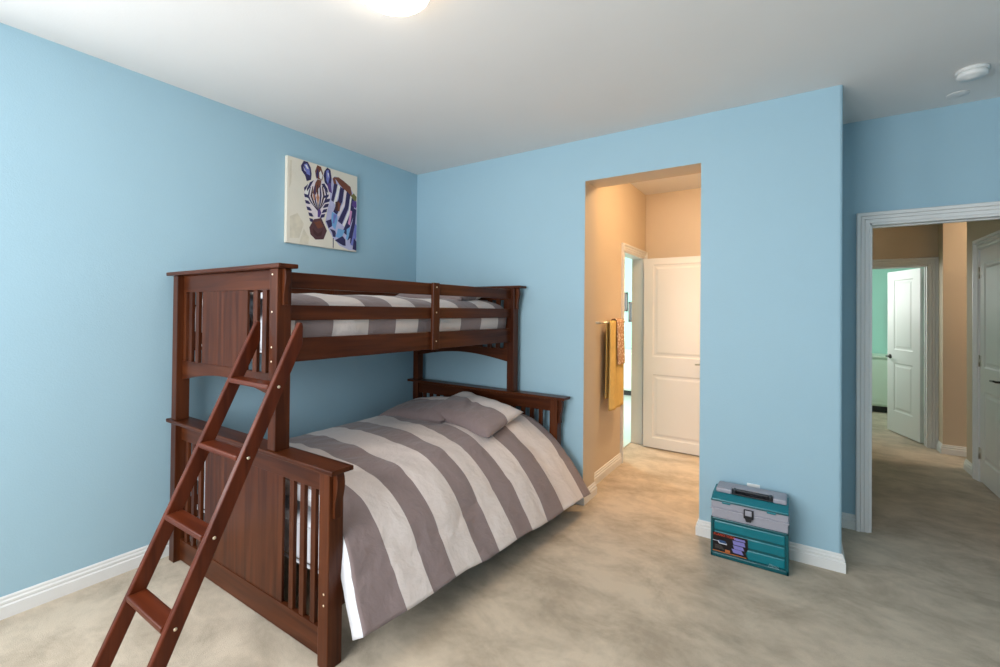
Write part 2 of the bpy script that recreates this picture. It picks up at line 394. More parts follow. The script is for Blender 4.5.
casing('trim_2', FX0, FX1, FZ, lambda a, b, d: (a, HW-d, b), 'white casing of the far doorway at the end of the hall', 0.95, jamb_y(FX0, FX1, FZ, HW-0.004, HW+0.12))
casing('trim_3', PY0, PY1, PZ, lambda a, b, d: (PX+d, a, b), 'white casing of the passage doorway beside the towels', 0.78, jamb_x(PY0, PY1, PZ, PX-0.12, PX+0.004))
casing('trim_4', HD0, HD1, HDZ, lambda a, b, d: (HR-d, a, b), 'white casing around the closed hall door', 0.9, jamb_x(HD0, HD1, HDZ, HR-0.004, HR+0.12))
# strike plate on the left jamb of the hall doorway
MB().box(HX0+0.011, HX0+0.0145, YH+0.03, YH+0.055, 0.93, 1.0, 0.001).build('strike_plate', DARKM, trim1)

def door(name, w, mtx, label, panels, handle_side=1, hinge_z=(0.25, 1.05, 1.82), handle_mat=NICKEL, h=2.02, stile=0.105, hs=-1):
    """two-panel leaf: x 0..w from the hinge, y thickness, z up; panels = [(z0, z1), ...]"""
    t = 0.0175
    m = MB()
    m.box(0, w, -t+0.007, t-0.007, 0.012, h, 0, mtx=mtx)
    zs = [0.012] + [z for p in panels for z in p] + [h]
    for sy in (-1, 1):
        y0, y1 = sorted((sy*(t-0.0075), sy*t))
        m.box(0, stile, y0, y1, 0.012, h, 0.0, mtx=mtx); m.box(w-stile, w, y0, y1, 0.012, h, 0.0, mtx=mtx)
        for k in range(0, len(zs), 2): m.box(stile, w-stile, y0, y1, zs[k], zs[k+1], 0.0, mtx=mtx)
        for (a, b) in panels:
            # sloped sticking round the panel and the raised field inside
            x0, x1 = stile, w-stile
            b2 = bmesh.new()
            def ring(o, y): return [b2.verts.new((x0+o, sy*y, a+o)), b2.verts.new((x1-o, sy*y, a+o)), b2.verts.new((x1-o, sy*y, b-o)), b2.verts.new((x0+o, sy*y, b-o))]
            rs = [ring(0, t), ring(0.012, t-0.0065), ring(0.03, t-0.0065), ring(0.05, t-0.001)]
            for q in range(3):
                for e in range(4): b2.faces.new([rs[q][e], rs[q][(e+1) % 4], rs[q+1][(e+1) % 4], rs[q+1][e]])
            b2.faces.new(rs[3]); bmesh.ops.recalc_face_normals(b2, faces=b2.faces); m._merge(b2, 0, False, mtx)
    bmesh.ops.recalc_face_normals(m.bm, faces=m.bm.faces)
    o = m.build(name, DOORW); structure(o, label, 'door')
    for z in hinge_z:
        q = MB(); q.box(-0.004, 0.03, *sorted((hs*0.0195, hs*0.0172)), z-0.045, z+0.045, 0.001, mtx=mtx); q.lathe([(0.006, -0.05), (0.006, 0.05)], (-0.004, hs*0.022, z), 'z', 12, mtx=mtx); q.build('hinge', NICKEL, o)
    q = MB()
    for sy in (-1, 1):
        q.lathe([(0.027, 0), (0.027, 0.006), (0.018, 0.012), (0.009, 0.014), (0.009, 0.045)], (w-0.06, 0, 0.93), 'y', 20, mtx=mtx @ Matrix.Translation((0, sy*t, 0)) @ Matrix.Diagonal((1, sy, 1, 1)) @ Matrix.Identity(4))
        q.tube([(w-0.06, sy*(t+0.045), 0.93), (w-0.09, sy*(t+0.05), 0.932), (w-0.17, sy*(t+0.047), 0.926)], 0.008, mtx=mtx)
    q.build('door_handle', handle_mat, o)
    return o
def rotz(x, y, deg): return Matrix.Translation((x, y, 0)) @ Matrix.Rotation(math.radians(deg), 4, 'Z')
# passage leaf, hinged at the far jamb and folded back across the end wall
door('door_1', 0.70, rotz(-1.385, 4.945, -1.5), 'white two-panel door standing open across the end of the passage', [(0.115, 0.79), (0.975, 1.955)], stile=0.095, hs=1)
# far bathroom leaf, swung into the mint room
door('door_2', 0.62, rotz(1.168, 6.865, 109.5), 'white two-panel door swung open into the mint green room', [(0.27, 0.86), (1.02, 1.87)], stile=0.13, handle_mat=DARKM, h=1.975)
# closed leaf in the right hall wall
door('door_3', 0.61, rotz(HR+0.018, 5.605, -90), 'white two-panel door closed in the right wall of the hall', [(0.2, 0.80), (1.0, 1.90)], handle_mat=DARKM, stile=0.1)

# ------------------------------------------------------------------ bunk bed
T = 1.97; YF = 1.145
def bed_shift(v):
    t = max(0, min(1, (v.y-YF)/T)); k = 0.025+0.033*max(0, min(1, (v.x+2.98)/1.0))
    return Vector((v.x+k*t, v.y, v.z))
SHIFT = bed_shift
bed = thing('bunk_bed', 'dark cherry wood twin-over-full bunk bed along the left blue wall', 'bunk bed', (-2.28, 2.13, 0))
PL = (-3.005, -2.945); PU = (-2.008, -1.945); PR = (-1.622, -1.558)     # post x extents: left, upper right, lower right
def bolts(o, pts, r=0.0048):
    for (x, y, z, ax) in pts:
        MB().lathe([(r, -0.002), (r, 0.001), (r*0.6, 0.0022)] if ax != 'y' else [(r, 0.002), (r, -0.001), (r*0.6, -0.0022)], (x, y, z), ax, 14).build('bolt', BOLTM, o)
def arch_rail(x0, x1, y0, y1, z0, z1, rise):
    n = 20; pts = []
    for k in range(n+1):
        a = k/n; pts.append((x0+(x1-x0)*a, z0+rise*math.sin(math.pi*a)))
    pts += [(x1, z1), (x0, z1)]
    return MB().prism(pts, 1, y0, y1)
def bed_end(foot):
    # frame of one end. yo = outer post face, s = direction towards the mattress
    if foot: yo, s = YF, 1
    else: yo, s = YF+T+0.03, -1
    Y = lambda a, b: tuple(sorted((yo+s*a, yo+s*b)))
    py = Y(0, 0.068)
    posts = []
    for (x0, x1) in (PL, PR):
        posts.append(MB().box(x0, x1, *py, 0, 0.7845, 0.003).build('lower_post', W[2], bed))
    for (x0, x1) in (PL, PU):
        posts.append(MB().box(x0, x1, *py, 0.8055, 1.6265, 0.003).build('upper_post', W[2], bed))
    MB().box(-3.045 if foot else -3.055, -1.527 if foot else -1.49, *Y(-0.012, 0.092), 0.785, 0.805, 0.004).build('cap_board', W[0], bed)
    MB().box(-3.045 if foot else -3.055, -1.90 if foot else -1.885, *Y(-0.022, 0.072), 1.627, 1.647, 0.004).build('cap_board', W[0], bed)
    iy = Y(0.03, 0.052)                # inset frame
    # lower end: top rail, bottom rail, centre panel, slats
    MB().box(PL[1], PR[0], *iy, 0.69, 0.784, 0.002).build('end_rail', W[0], bed)
    MB().box(PL[1], PR[0], *iy, 0.008 if foot else 0.2, 0.125 if foot else 0.31, 0.002).build('end_rail', W[0], bed)
    zb = 0.124 if foot else 0.309
    py2 = Y(0.034, 0.046)
    MB().box(-2.665, -1.935, *py2, zb, 0.691, 0.0015).build('panel', W[2], bed)
    for d in (0.43, 0.508, 0.586):
        for sg in (-1, 1):
            c = -2.296+sg*d
            MB().box(c-0.0165, c+0.0165, *Y(0.033, 0.05), zb, 0.691, 0.002).build('slat', W[2], bed)
    # upper end
    MB().box(PL[1], PU[0], *iy, 1.533, 1.626, 0.002).build('end_rail', W[0], bed)
    arch_rail(PL[1], PU[0], *iy, 1.035, 1.142, 0.055).build('end_rail', W[0], bed)
    MB().box(-2.727, -2.262, *py2, 1.13, 1.534, 0.0015).build('panel', W[2], bed)
    for d in (0.297, 0.378, 0.452):
        for sg in (-1, 1):
            c = -2.4865+sg*d
            MB().box(c-0.0185, c+0.0185, *Y(0.033, 0.05), 1.13, 1.534, 0.002).build('slat', W[2], bed)
    # scroll brackets under the cap ends
    def corbel(x, z0, z1, wy):
        n = 16; pts = [(x, z1), (x, z0)]
        for k in range(n+1):
            a = k/n; pts.append((x+0.019+0.013*math.cos(a*math.pi*1.6+2.6)*(0.25+0.75*a)*1.0, z0+(z1-z0)*a))
        MB().prism(pts, 1, *Y(0.034-wy/2, 0.034+wy/2), bev=0.0015).build('bracket', W[2], bed)
    corbel(PU[1], 1.462, 1.6265, 0.024); corbel(PR[1], 0.605, 0.7845, 0.036)
    if foot:
        bolts(posts[1], [(-1.585, yo, 0.30, 'y'), (-1.585, yo, 0.255, 'y')])
        bolts(posts[3], [(-1.985, yo, z, 'y') for z in (1.60, 1.43, 1.27, 1.205)])
bed_end(True); bed_end(False)
yr = (YF+0.067, YF+T-0.036)
for (x0, x1) in ((-2.003, -1.98), (-2.975, -2.952)):
    MB().box(x0, x1, *yr, 1.195, 1.307, 0.004).build('side_rail', W[1], bed)
    MB().box(x0, x1, *yr, 1.39, 1.463, 0.004).build('guard_rail', W[1], bed)
    MB().box(x0, x1, *yr, 1.542, 1.617, 0.004).build('guard_rail', W[1], bed)
    sx = (x1+0.0005, x1+0.0225) if x0 > -2.5 else (x1, x1+0.02)
    g = MB().box(*sx, 2.165, 2.225, 1.193, 1.62, 0.004).build('guard_post', W[2], bed)
    if x0 > -2.5: bolts(g, [(sx[1], 2.195, z, 'x') for z in (1.592, 1.43, 1.247)])
MB().box(PR[0]+0.01, PR[0]+0.035, *yr, 0.21, 0.335, 0.004).build('side_rail', W[1], bed)
MB().box(PL[0]+0.012, PL[0]+0.037, *yr, 0.21, 0.335, 0.004).build('side_rail', W[1], bed)
for k in range(10):
    y = 1.35+k*0.185
    MB().box(-2.952, -2.003, y, y+0.07, 1.197, 1.215, 0.002).build('bed_slat', W[0], bed)
    MB().box(-2.968, -1.605, y, y+0.07, 0.255, 0.275, 0.002).build('bed_slat', W[0], bed)
SHIFT = None

# ------------------------------------------------------------------ ladder
LX0, LX1 = -2.07, -1.742
DIR = Vector((0, 0.417, 0.909)).normalized(); NRM = Vector((0, DIR.z, -DIR.y))
lad = thing('bunk_ladder', 'dark red wood ladder leaning on the foot end of the bunk bed', 'ladder', (-1.9, 0.55, 0))
def lad_rail(x0, x1):
    w_ = 0.055
    def at(z, off): # front edge line passes y=0.498+0.375*z
        return (0.488+0.459*z+off, z)
    hw = w_/DIR.z
    pts = [at(0, 0), at(1.368, 0), at(1.388, 0.002), (1.138, 1.388), (1.143, 1.378), (1.143, (1.143-hw-0.488)/0.459), at(0, hw)]
    o = MB().prism(pts, 0, x0, x1, bev=0.005).build('ladder_rail', LADDER[2], lad)
    return o
RA = lad_rail(LX0-0.026, LX0); RB = lad_rail(LX1-0.026, LX1)
for z in (0.365, 0.622, 0.876, 1.13):
    y = 0.488+0.459*z-0.002
    MB().box(LX0-0.001, LX1-0.025, y, y+0.066, z-0.011, z+0.011, 0.006, seg=3).build('rung', LADDER[0], lad)
    bolts(RB, [(LX1, y+0.033, z, 'x')], 0.006)

# ------------------------------------------------------------------ bedding
def lerp(a, b, t): return a+(b-a)*t
def poly_eval(P, s):
    """arc-length Catmull sampling of a 2D polyline"""
    n = len(P); d = [0]
    for i in range(1, n): d.append(d[-1]+math.hypot(P[i][0]-P[i-1][0], P[i][1]-P[i-1][1]))
    x = s*d[-1]; i = 0
    while i < n-2 and d[i+1] < x: i += 1
    t = (x-d[i])/max(1e-9, d[i+1]-d[i])
    p0, p1, p2, p3 = P[max(i-1, 0)], P[i], P[i+1], P[min(i+2, n-1)]
    def cm(a, b, c, e): return 0.5*((2*b)+(-a+c)*t+(2*a-5*b+4*c-e)*t*t+(-a+3*b-3*c+e)*t**3)
    return cm(p0[0], p1[0], p2[0], p3[0]), cm(p0[1], p1[1], p2[1], p3[1])
def set_attr(ob, name, vals):
    at = ob.data.attributes.new(name, 'FLOAT', 'POINT')
    for i, v in enumerate(vals): at.data[i].value = v
def interp_index(bounds, y):
    if y <= bounds[0]: return (y-bounds[0])/(bounds[1]-bounds[0])
    for k in range(len(bounds)-1):
        if y <= bounds[k+1]: return k+(y-bounds[k])/(bounds[k+1]-bounds[k])
    return len(bounds)-1+(y-bounds[-1])/(bounds[-1]-bounds[-2])
def comforter(name, sec0, sec1, y0f, y1f, bound_hem, bound_wall, xh, xw, nu, nv, amp, thick, hem_wave, label, group):
    m = MB(); vals = []
    def fn(s, t):
        a = poly_eval(sec0, s); b = poly_eval(sec1, s); k = t
        x = lerp(a[0], b[0], k); z = lerp(a[1], b[1], k); y = lerp(y0f(s), y1f(s), t)
        p = Vector((x, y, z)); e = min(1, 8*s, 8*t+0.15, 8*(1-t)+0.15)
        q = noise.noise(Vector((x*2.1, y*2.6, z*2+3)))*0.9+noise.noise(Vector((x*3.5+y*1.5, y*7.5-x*2.5, z*4)))*0.65+0.35*noise.noise(Vector((x*9, y*13, z*9)))
        side = max(0, (s-0.62)/0.38)
        nrm = Vector((0.25+0.75*side, 0, 1-0.75*side)).normalized()
        crease = math.exp(-((z-(0.40+0.05*math.sin(y*3.1)))/0.018)**2)*0.008*side if name == 'comforter' else 0
        p += nrm*(amp*q*e-crease)
        p.z += hem_wave*math.sin(y*9+1.3*math.sin(y*3))*max(0, (s-0.9)/0.1)
        g = (x-xh)/(xw-xh); g = max(0, min(1, g))
        bd = [lerp(h, w_, g) for h, w_ in zip(bound_hem, bound_wall)]
        vals.append(interp_index(bd, y))
        return p
    m.grid(fn, nu, nv)
    o = m.build(name, [STRIPE, LINING])
    set_attr(o, 'stripe', vals)
    bmx = bmesh.new(); bmx.from_mesh(o.data); bmesh.ops.recalc_face_normals(bmx, faces=bmx.faces)
    if sum(f_.normal.z for f_ in bmx.faces) < 0: bmesh.ops.reverse_faces(bmx, faces=bmx.faces)
    bmx.to_mesh(o.data); bmx.free()
    sd = o.modifiers.new('thickness', 'SOLIDIFY'); sd.thickness = thick; sd.offset = -1; sd.material_offset = 1; sd.material_offset_rim = 1
    tag(o, label, 'comforter', group)
    return o
sec_f = [(-2.985, 0.50), (-2.93, 0.553), (-2.6, 0.60), (-2.2, 0.625), (-1.9, 0.625), (-1.70, 0.607), (-1.555, 0.50), (-1.48, 0.38), (-1.44, 0.30), (-1.378, 0.20)]
sec_h = [(-2.975, 0.50), (-2.93, 0.555), (-2.6, 0.605), (-2.2, 0.64), (-1.9, 0.65), (-1.71, 0.628), (-1.548, 0.525), (-1.43, 0.41), (-1.36, 0.32), (-1.24, 0.135)]
hemB = [1.12, 1.39, 1.54, 1.69, 1.885, 2.03, 2.18, 2.34, 2.51, 2.70, 2.99, 3.3]
wallB = [1.30, 1.52, 1.73, 1.946, 2.17, 2.38, 2.596, 2.81, 3.0, 3.2, 3.4, 3.6]
comforter('comforter', sec_f, sec_h,
          lambda s: lerp(1.262, 1.172, max(0, min(1, (s-0.62)/0.38))), lambda s: lerp(3.05, 3.10, max(0, min(1, (s-0.6)/0.4))),
          hemB, wallB, -1.68, -2.93, 90, 96, 0.016, 0.075, 0.006,
          'mauve grey and cream striped comforter spread over the lower full bed', 'striped comforters')
up_f = [(-2.935, 1.30), (-2.945, 1.42), (-2.90, 1.485), (-2.7, 1.515), (-2.45, 1.53), (-2.2, 1.52), (-2.06, 1.475), (-2.014, 1.41), (-2.012, 1.34), (-2.03, 1.27)]
up_h = [(-2.895, 1.30), (-2.90, 1.42), (-2.86, 1.49), (-2.65, 1.53), (-2.4, 1.545), (-2.15, 1.525), (-2.01, 1.48), (-1.968, 1.41), (-1.966, 1.34), (-1.985, 1.27)]
upB = [1.27, 1.483, 1.712, 1.912, 2.102, 2.302, 2.516, 2.739, 2.972, 3.2]
comforter('comforter', up_f, up_h, lambda s: 1.235, lambda s: 3.085, upB, [b+0.03 for b in upB], -1.99, -2.93, 70, 90, 0.013, 0.03, 0.0,
          'mauve grey and cream striped comforter behind the guard rails of the top bunk', 'striped comforters')

def mattress(x0, x1, y0, y1, z0, z1, label):
    t = thing('mattress', label, 'mattress', ((x0+x1)/2, (y0+y1)/2, z0), 'mattresses')
    MB().box(x0, x1, y0, y1, z0, z1, 0.045, seg=4).build('ticking', SHEET, t)
    for z in (z0+0.012, z1-0.03):
        MB().sweep([(x0-.002, y0-.002), (x1+.002, y0-.002), (x1+.002, y1+.002), (x0-.002, y1+.002), (x0-.002, y0-.002)], [(-0.004, -0.005), (0.004, -0.005), (0.004, 0.005), (-0.004, 0.005)], lambda a, b, d, z=z: (a, b, z+d)).build('piping', LINING, t)
mattress(-2.93, -1.66, 1.245, 3.05, 0.276, 0.485, 'white mattress of the lower full bed under the striped comforter')
mattress(-2.915, -2.055, 1.25, 3.04, 1.216, 1.41, 'white mattress of the top bunk under the striped comforter')

def pillow(L, Wd, Th, mtx, label, offset, width, group='striped pillows', seed=0.0, dent=0.0, skew=0.0):
    m = MB(); vals = []; n = 34
    for sgn in (1, -1):
        def fn(u, v, sgn=sgn):
            a, b = 2*u-1, 2*v-1
            pinch = 1-0.10*(1-b*b)*abs(a)**3*0 
            x = a*L/2*(1-0.07*(1-abs(a)**2)*0-0.06*(1-b**2)*abs(a)**4); y = b*Wd/2*(1-0.09*(1-a**2)*abs(b)**4)
            h = Th/2*(max(0, 1-a**4)**0.6)*(max(0, 1-b**4)**0.6)
            q = noise.noise(Vector((a*2+seed, b*2, sgn)))*0.22+noise.noise(Vector((a*5+seed, b*4, sgn*2)))*0.10
            h *= 1+q
            if sgn > 0 and dent: h -= dent*math.exp(-((a+0.1+0.35*b)/0.10)**2)*(1-b*b)*Th
            vals.append((y-offset)/width)
            return mtx @ Vector((x+skew*y, y, sgn*h))
        m.grid(fn, n, n)
    o = m.build('pillow', [STRIPE])
    set_attr(o, 'stripe', vals)
    bmx = bmesh.new(); bmx.from_mesh(o.data); bmesh.ops.remove_doubles(bmx, verts=bmx.verts, dist=1e-5); bmesh.ops.recalc_face_normals(bmx, faces=bmx.faces)
    bmx.to_mesh(o.data); bmx.free()
    tag(o, label, 'pillow', group)
    return o
def pm(x, y, z, rz, rx=0, ry=0):
    return Matrix.Translation((x, y, z)) @ Matrix.Rotation(math.radians(rz), 4, 'Z') @ Matrix.Rotation(math.radians(ry), 4, 'Y') @ Matrix.Rotation(math.radians(rx), 4, 'X')
# stripe index: y' (across the pillow) below offset -> index -1 (odd -> cream)...
pillow(0.76, 0.46, 0.13, pm(-2.46, 2.73, 0.650, -6, 8, -6), 'shaded striped pillow beside the blue wall, left of two on the lower bed', 0.07+0.36, 0.36, seed=1.3)
pillow(0.74, 0.52, 0.12, pm(-2.02, 2.73, 0.692, -14, 5, 4), 'wrinkled striped pillow, nearer and right of two on the lower bed', 0.04+0.36, 0.36, seed=6.1, dent=0.12, skew=-0.38)
pillow(0.66, 0.44, 0.15, pm(-2.42, 2.80, 1.56, 8, 8, 0), 'striped pillow at the head of the top bunk', 0.06+0.3, 0.3, seed=3.7)

# ------------------------------------------------------------------ zebra canvas
ZEBRA=[('wash',[(0.036,0.304),(0.134,0.359),(0.218,0.244),(0.16,0.068),(0.039,0.051)]),('wash',[(0.026,0.955),(0.055,0.963),(0.049,0.707),(0.026,0.629)]),('wash',[(0.218,0.188),(0.293,0.087),(0.283,0.01),(0.16,0)]),('lilac',[(0.575,0.854),(0.648,0.921),(0.769,0.902),(0.894,0.818),(0.979,0.723),(0.997,0.664),(1,0.018),(0.883,0.008),(0.73,0.05),(0.619,0.146),(0.515,0.309),(0.541,0.453),(0.578,0.638)]),('brown',[(0.637,0.905),(0.702,0.921),(0.795,0.887),(0.894,0.839),(0.917,0.751),(0.873,0.659),(0.808,0.768),(0.721,0.83)]),('olive',[(0.901,0.727),(0.946,0.768),(0.993,0.727),(0.987,0.672),(0.923,0.666)]),('brown',[(0.614,0.883),(0.645,0.915),(0.674,0.828),(0.651,0.752)]),('navy',[(0.634,0.825),(0.689,0.825),(0.666,0.72),(0.63,0.588),(0.596,0.606),(0.619,0.722)]),('cream',[(0.694,0.833),(0.731,0.807),(0.7,0.683),(0.66,0.555),(0.635,0.58),(0.671,0.707)]),('navy',[(0.731,0.807),(0.792,0.785),(0.769,0.627),(0.686,0.436),(0.629,0.466),(0.705,0.645)]),('brownd',[(0.66,0.595),(0.715,0.622),(0.721,0.537),(0.708,0.481),(0.656,0.486),(0.66,0.535)]),('pale',[(0.796,0.786),(0.831,0.765),(0.808,0.595),(0.718,0.416),(0.691,0.431),(0.779,0.609)]),('navy',[(0.832,0.77),(0.891,0.735),(0.863,0.55),(0.764,0.325),(0.7,0.359),(0.805,0.564)]),('sky',[(0.609,0.461),(0.686,0.441),(0.695,0.367),(0.664,0.241),(0.612,0.285),(0.601,0.367)]),('blue',[(0.634,0.441),(0.686,0.436),(0.658,0.363),(0.645,0.314),(0.621,0.326),(0.63,0.371)]),('cream',[(0.891,0.725),(0.917,0.709),(0.894,0.516),(0.803,0.299),(0.774,0.318),(0.87,0.535)]),('navy',[(0.912,0.704),(0.964,0.666),(0.941,0.455),(0.845,0.193),(0.775,0.233),(0.886,0.476)]),('brown',[(0.697,0.603),(0.739,0.592),(0.731,0.534),(0.723,0.484),(0.694,0.492),(0.697,0.543)]),('navy',[(0.52,0.328),(0.601,0.367),(0.612,0.312),(0.612,0.277),(0.562,0.244),(0.542,0.297)]),('navy',[(0.58,0.244),(0.664,0.227),(0.674,0.195),(0.666,0.146),(0.629,0.148),(0.614,0.201)]),('sky',[(0.702,0.264),(0.809,0.256),(0.78,0.19),(0.752,0.138),(0.666,0.154),(0.689,0.204)]),('navy',[(0.658,0.106),(0.775,0.177),(0.821,0.138),(0.827,0.055),(0.783,0.056),(0.72,0.08)]),('violet',[(0.928,0.667),(0.99,0.67),(0.995,0.601),(0.98,0.572),(0.897,0.613),(0.923,0.608)]),('pink',[(0.888,0.534),(0.922,0.524),(0.907,0.418),(0.893,0.334),(0.857,0.349),(0.876,0.434)]),('navy',[(0.95,0.568),(0.992,0.558),(0.974,0.368),(0.912,0.088),(0.855,0.133),(0.932,0.402)]),('sky',[(0.839,0.273),(0.893,0.317),(0.879,0.198),(0.855,0.133),(0.826,0.15),(0.84,0.203)]),('blue',[(0.974,0.368),(1.0,0.35),(0.997,0.195),(0.958,0.071),(0.902,0.077),(0.94,0.207)]),('navy',[(0.956,0.178),(1.0,0.132),(1,0.08),(1,0.013),(0.938,0.026),(0.948,0.105)]),('lilac',[(0.86,0.133),(0.901,0.17),(0.893,0.074),(0.878,0.011),(0.842,0.019),(0.852,0.082)]),('navy',[(0.168,0.926),(0.205,0.995),(0.261,0.995),(0.3,0.937),(0.313,0.865),(0.306,0.791),(0.248,0.762),(0.225,0.825),(0.178,0.871)]),('blue',[(0.207,0.953),(0.248,0.976),(0.282,0.918),(0.292,0.841),(0.246,0.849)]),('cream',[(0.223,0.952),(0.244,0.957),(0.274,0.912),(0.249,0.913)]),('lilac',[(0.199,0.929),(0.22,0.902),(0.241,0.867),(0.212,0.881)]),('navy',[(0.493,0.947),(0.531,1),(0.578,0.984),(0.598,0.883),(0.586,0.735),(0.541,0.712),(0.498,0.801),(0.479,0.889)]),('blue',[(0.518,0.957),(0.55,0.977),(0.57,0.892),(0.546,0.797),(0.521,0.841)]),('cream',[(0.537,0.942),(0.555,0.928),(0.547,0.867)]),('violet',[(0.534,0.794),(0.585,0.826),(0.606,0.693),(0.555,0.707)]),('brown',[(0.36,0.912),(0.389,0.992),(0.441,0.984),(0.474,0.91),(0.463,0.826),(0.396,0.794),(0.37,0.85)]),('cream',[(0.417,0.907),(0.438,0.941),(0.466,0.886),(0.45,0.826),(0.422,0.846)]),('navy',[(0.373,0.881),(0.397,0.965),(0.409,0.889),(0.393,0.809)]),('pale',[(0.285,0.756),(0.389,0.828),(0.485,0.817),(0.539,0.77),(0.578,0.658),(0.567,0.547),(0.523,0.441),(0.471,0.333),(0.37,0.317),(0.321,0.355),(0.256,0.434),(0.212,0.579),(0.228,0.685)]),('cream',[(0.231,0.685),(0.285,0.756),(0.314,0.743),(0.274,0.648),(0.269,0.497),(0.233,0.564)]),('brown',[(0.329,0.641),(0.368,0.775),(0.396,0.822),(0.45,0.818),(0.441,0.754),(0.402,0.696),(0.357,0.59)]),('navy',[(0.29,0.757),(0.344,0.797),(0.306,0.722),(0.257,0.641),(0.249,0.67)]),('navy',[(0.212,0.675),(0.272,0.738),(0.248,0.68),(0.22,0.632)]),('navy',[(0.292,0.698),(0.306,0.709),(0.282,0.584),(0.327,0.518),(0.397,0.445),(0.389,0.444),(0.309,0.514),(0.259,0.579)]),('brownd',[(0.324,0.714),(0.339,0.725),(0.324,0.6),(0.357,0.524),(0.402,0.439),(0.396,0.437),(0.337,0.519),(0.301,0.595)]),('navy',[(0.357,0.73),(0.371,0.741),(0.368,0.616),(0.386,0.529),(0.409,0.432),(0.401,0.431),(0.366,0.526),(0.344,0.609)]),('brownd',[(0.389,0.748),(0.404,0.759),(0.41,0.63),(0.415,0.535),(0.415,0.426),(0.407,0.424),(0.396,0.532),(0.388,0.625)]),('navy',[(0.423,0.746),(0.438,0.757),(0.456,0.633),(0.445,0.542),(0.42,0.434),(0.414,0.432),(0.425,0.537),(0.432,0.629)]),('brownd',[(0.458,0.744),(0.472,0.756),(0.5,0.637),(0.474,0.547),(0.427,0.444),(0.419,0.442),(0.454,0.543),(0.476,0.632)]),('navy',[(0.492,0.744),(0.507,0.756),(0.546,0.64),(0.503,0.553),(0.432,0.452),(0.425,0.45),(0.484,0.55),(0.521,0.635)]),('orange',[(0.378,0.595),(0.402,0.648),(0.425,0.605),(0.41,0.505)]),('orange',[(0.331,0.605),(0.352,0.637),(0.365,0.555),(0.349,0.555)]),('navy',[(0.212,0.605),(0.257,0.603),(0.296,0.574),(0.27,0.564),(0.225,0.566)]),('navy',[(0.226,0.532),(0.272,0.531),(0.306,0.5),(0.28,0.492),(0.239,0.494)]),('navy',[(0.248,0.458),(0.293,0.457),(0.324,0.424),(0.298,0.415),(0.261,0.42)]),('navy',[(0.274,0.392),(0.321,0.389),(0.347,0.355),(0.321,0.347),(0.287,0.354)]),('navy',[(0.288,0.326),(0.334,0.323),(0.357,0.289),(0.331,0.281),(0.301,0.288)]),('navy',[(0.58,0.622),(0.524,0.603),(0.484,0.551),(0.511,0.553),(0.568,0.579)]),('navy',[(0.562,0.555),(0.507,0.537),(0.474,0.487),(0.495,0.487),(0.55,0.511)]),('navy',[(0.539,0.484),(0.485,0.466),(0.459,0.418),(0.474,0.418),(0.529,0.442)]),('navy',[(0.51,0.416),(0.456,0.399),(0.436,0.352),(0.443,0.35),(0.498,0.373)]),('navy',[(0.45,0.775),(0.493,0.791),(0.536,0.736),(0.55,0.686),(0.513,0.703)]),('navy',[(0.479,0.635),(0.565,0.67),(0.549,0.632),(0.497,0.609)]),('violet',[(0.402,0.437),(0.432,0.471),(0.456,0.418),(0.43,0.355),(0.404,0.36)]),('brownm',[(0.29,0.214),(0.352,0.323),(0.456,0.354),(0.539,0.209),(0.492,0.095),(0.378,0.077),(0.306,0.132)]),('brownd',[(0.336,0.215),(0.371,0.183),(0.41,0.156),(0.459,0.186),(0.48,0.228),(0.459,0.138),(0.402,0.117),(0.35,0.148)]),('brown',[(0.355,0.285),(0.441,0.318),(0.487,0.249),(0.41,0.217)]),('navy',[(0.627,0.132),(0.64,0.133),(0.64,0.005),(0.629,0.006)])]
PC = {'wash': (222, 210, 188), 'lilac': (190, 185, 215), 'brown': (120, 65, 45), 'brownd': (70, 35, 35), 'brownm': (88, 52, 56), 'olive': (120, 115, 60), 'navy': (46, 36, 84),
      'sky': (120, 170, 215), 'blue': (120, 125, 195), 'violet': (90, 60, 130), 'pink': (215, 150, 190), 'cream': (240, 232, 226), 'pale': (232, 218, 220), 'orange': (190, 130, 100)}
art = thing('wall_art', 'square canvas painting of a zebra head on the left blue wall', 'painting', (XL, 2.157, 1.918))
cx0, cx1 = XL+0.003, XL+0.0335
cv = MB().box(cx0, cx1, 1.85, 2.464, 1.918, 2.54, 0.003).build('canvas', plain('canvas_cream', lin((232, 222, 205)), 0.8, 0.08, 5, 0.2, 220), art)
mats = {}; order = []
for c in PC: mats[c] = plain('paint_'+c, lin(PC[c]), 0.6, 0.22, 22, 0.25, 90); order.append(c)
m = MB()
for i, (c, pts) in enumerate(ZEBRA):
    x = cx1+0.0003+0.00002*i
    try:
        fc = m.bm.faces.new([m.bm.verts.new((x, 1.85+0.614*(0.004+0.992*u), 1.918+0.622*(0.004+0.992*v))) for u, v in pts]); fc.material_index = order.index(c)
        fc.normal_update()
        if fc.normal.x < 0: fc.normal_flip()
    except ValueError: pass
m.build('painted_zebra', [mats[c] for c in order], art)

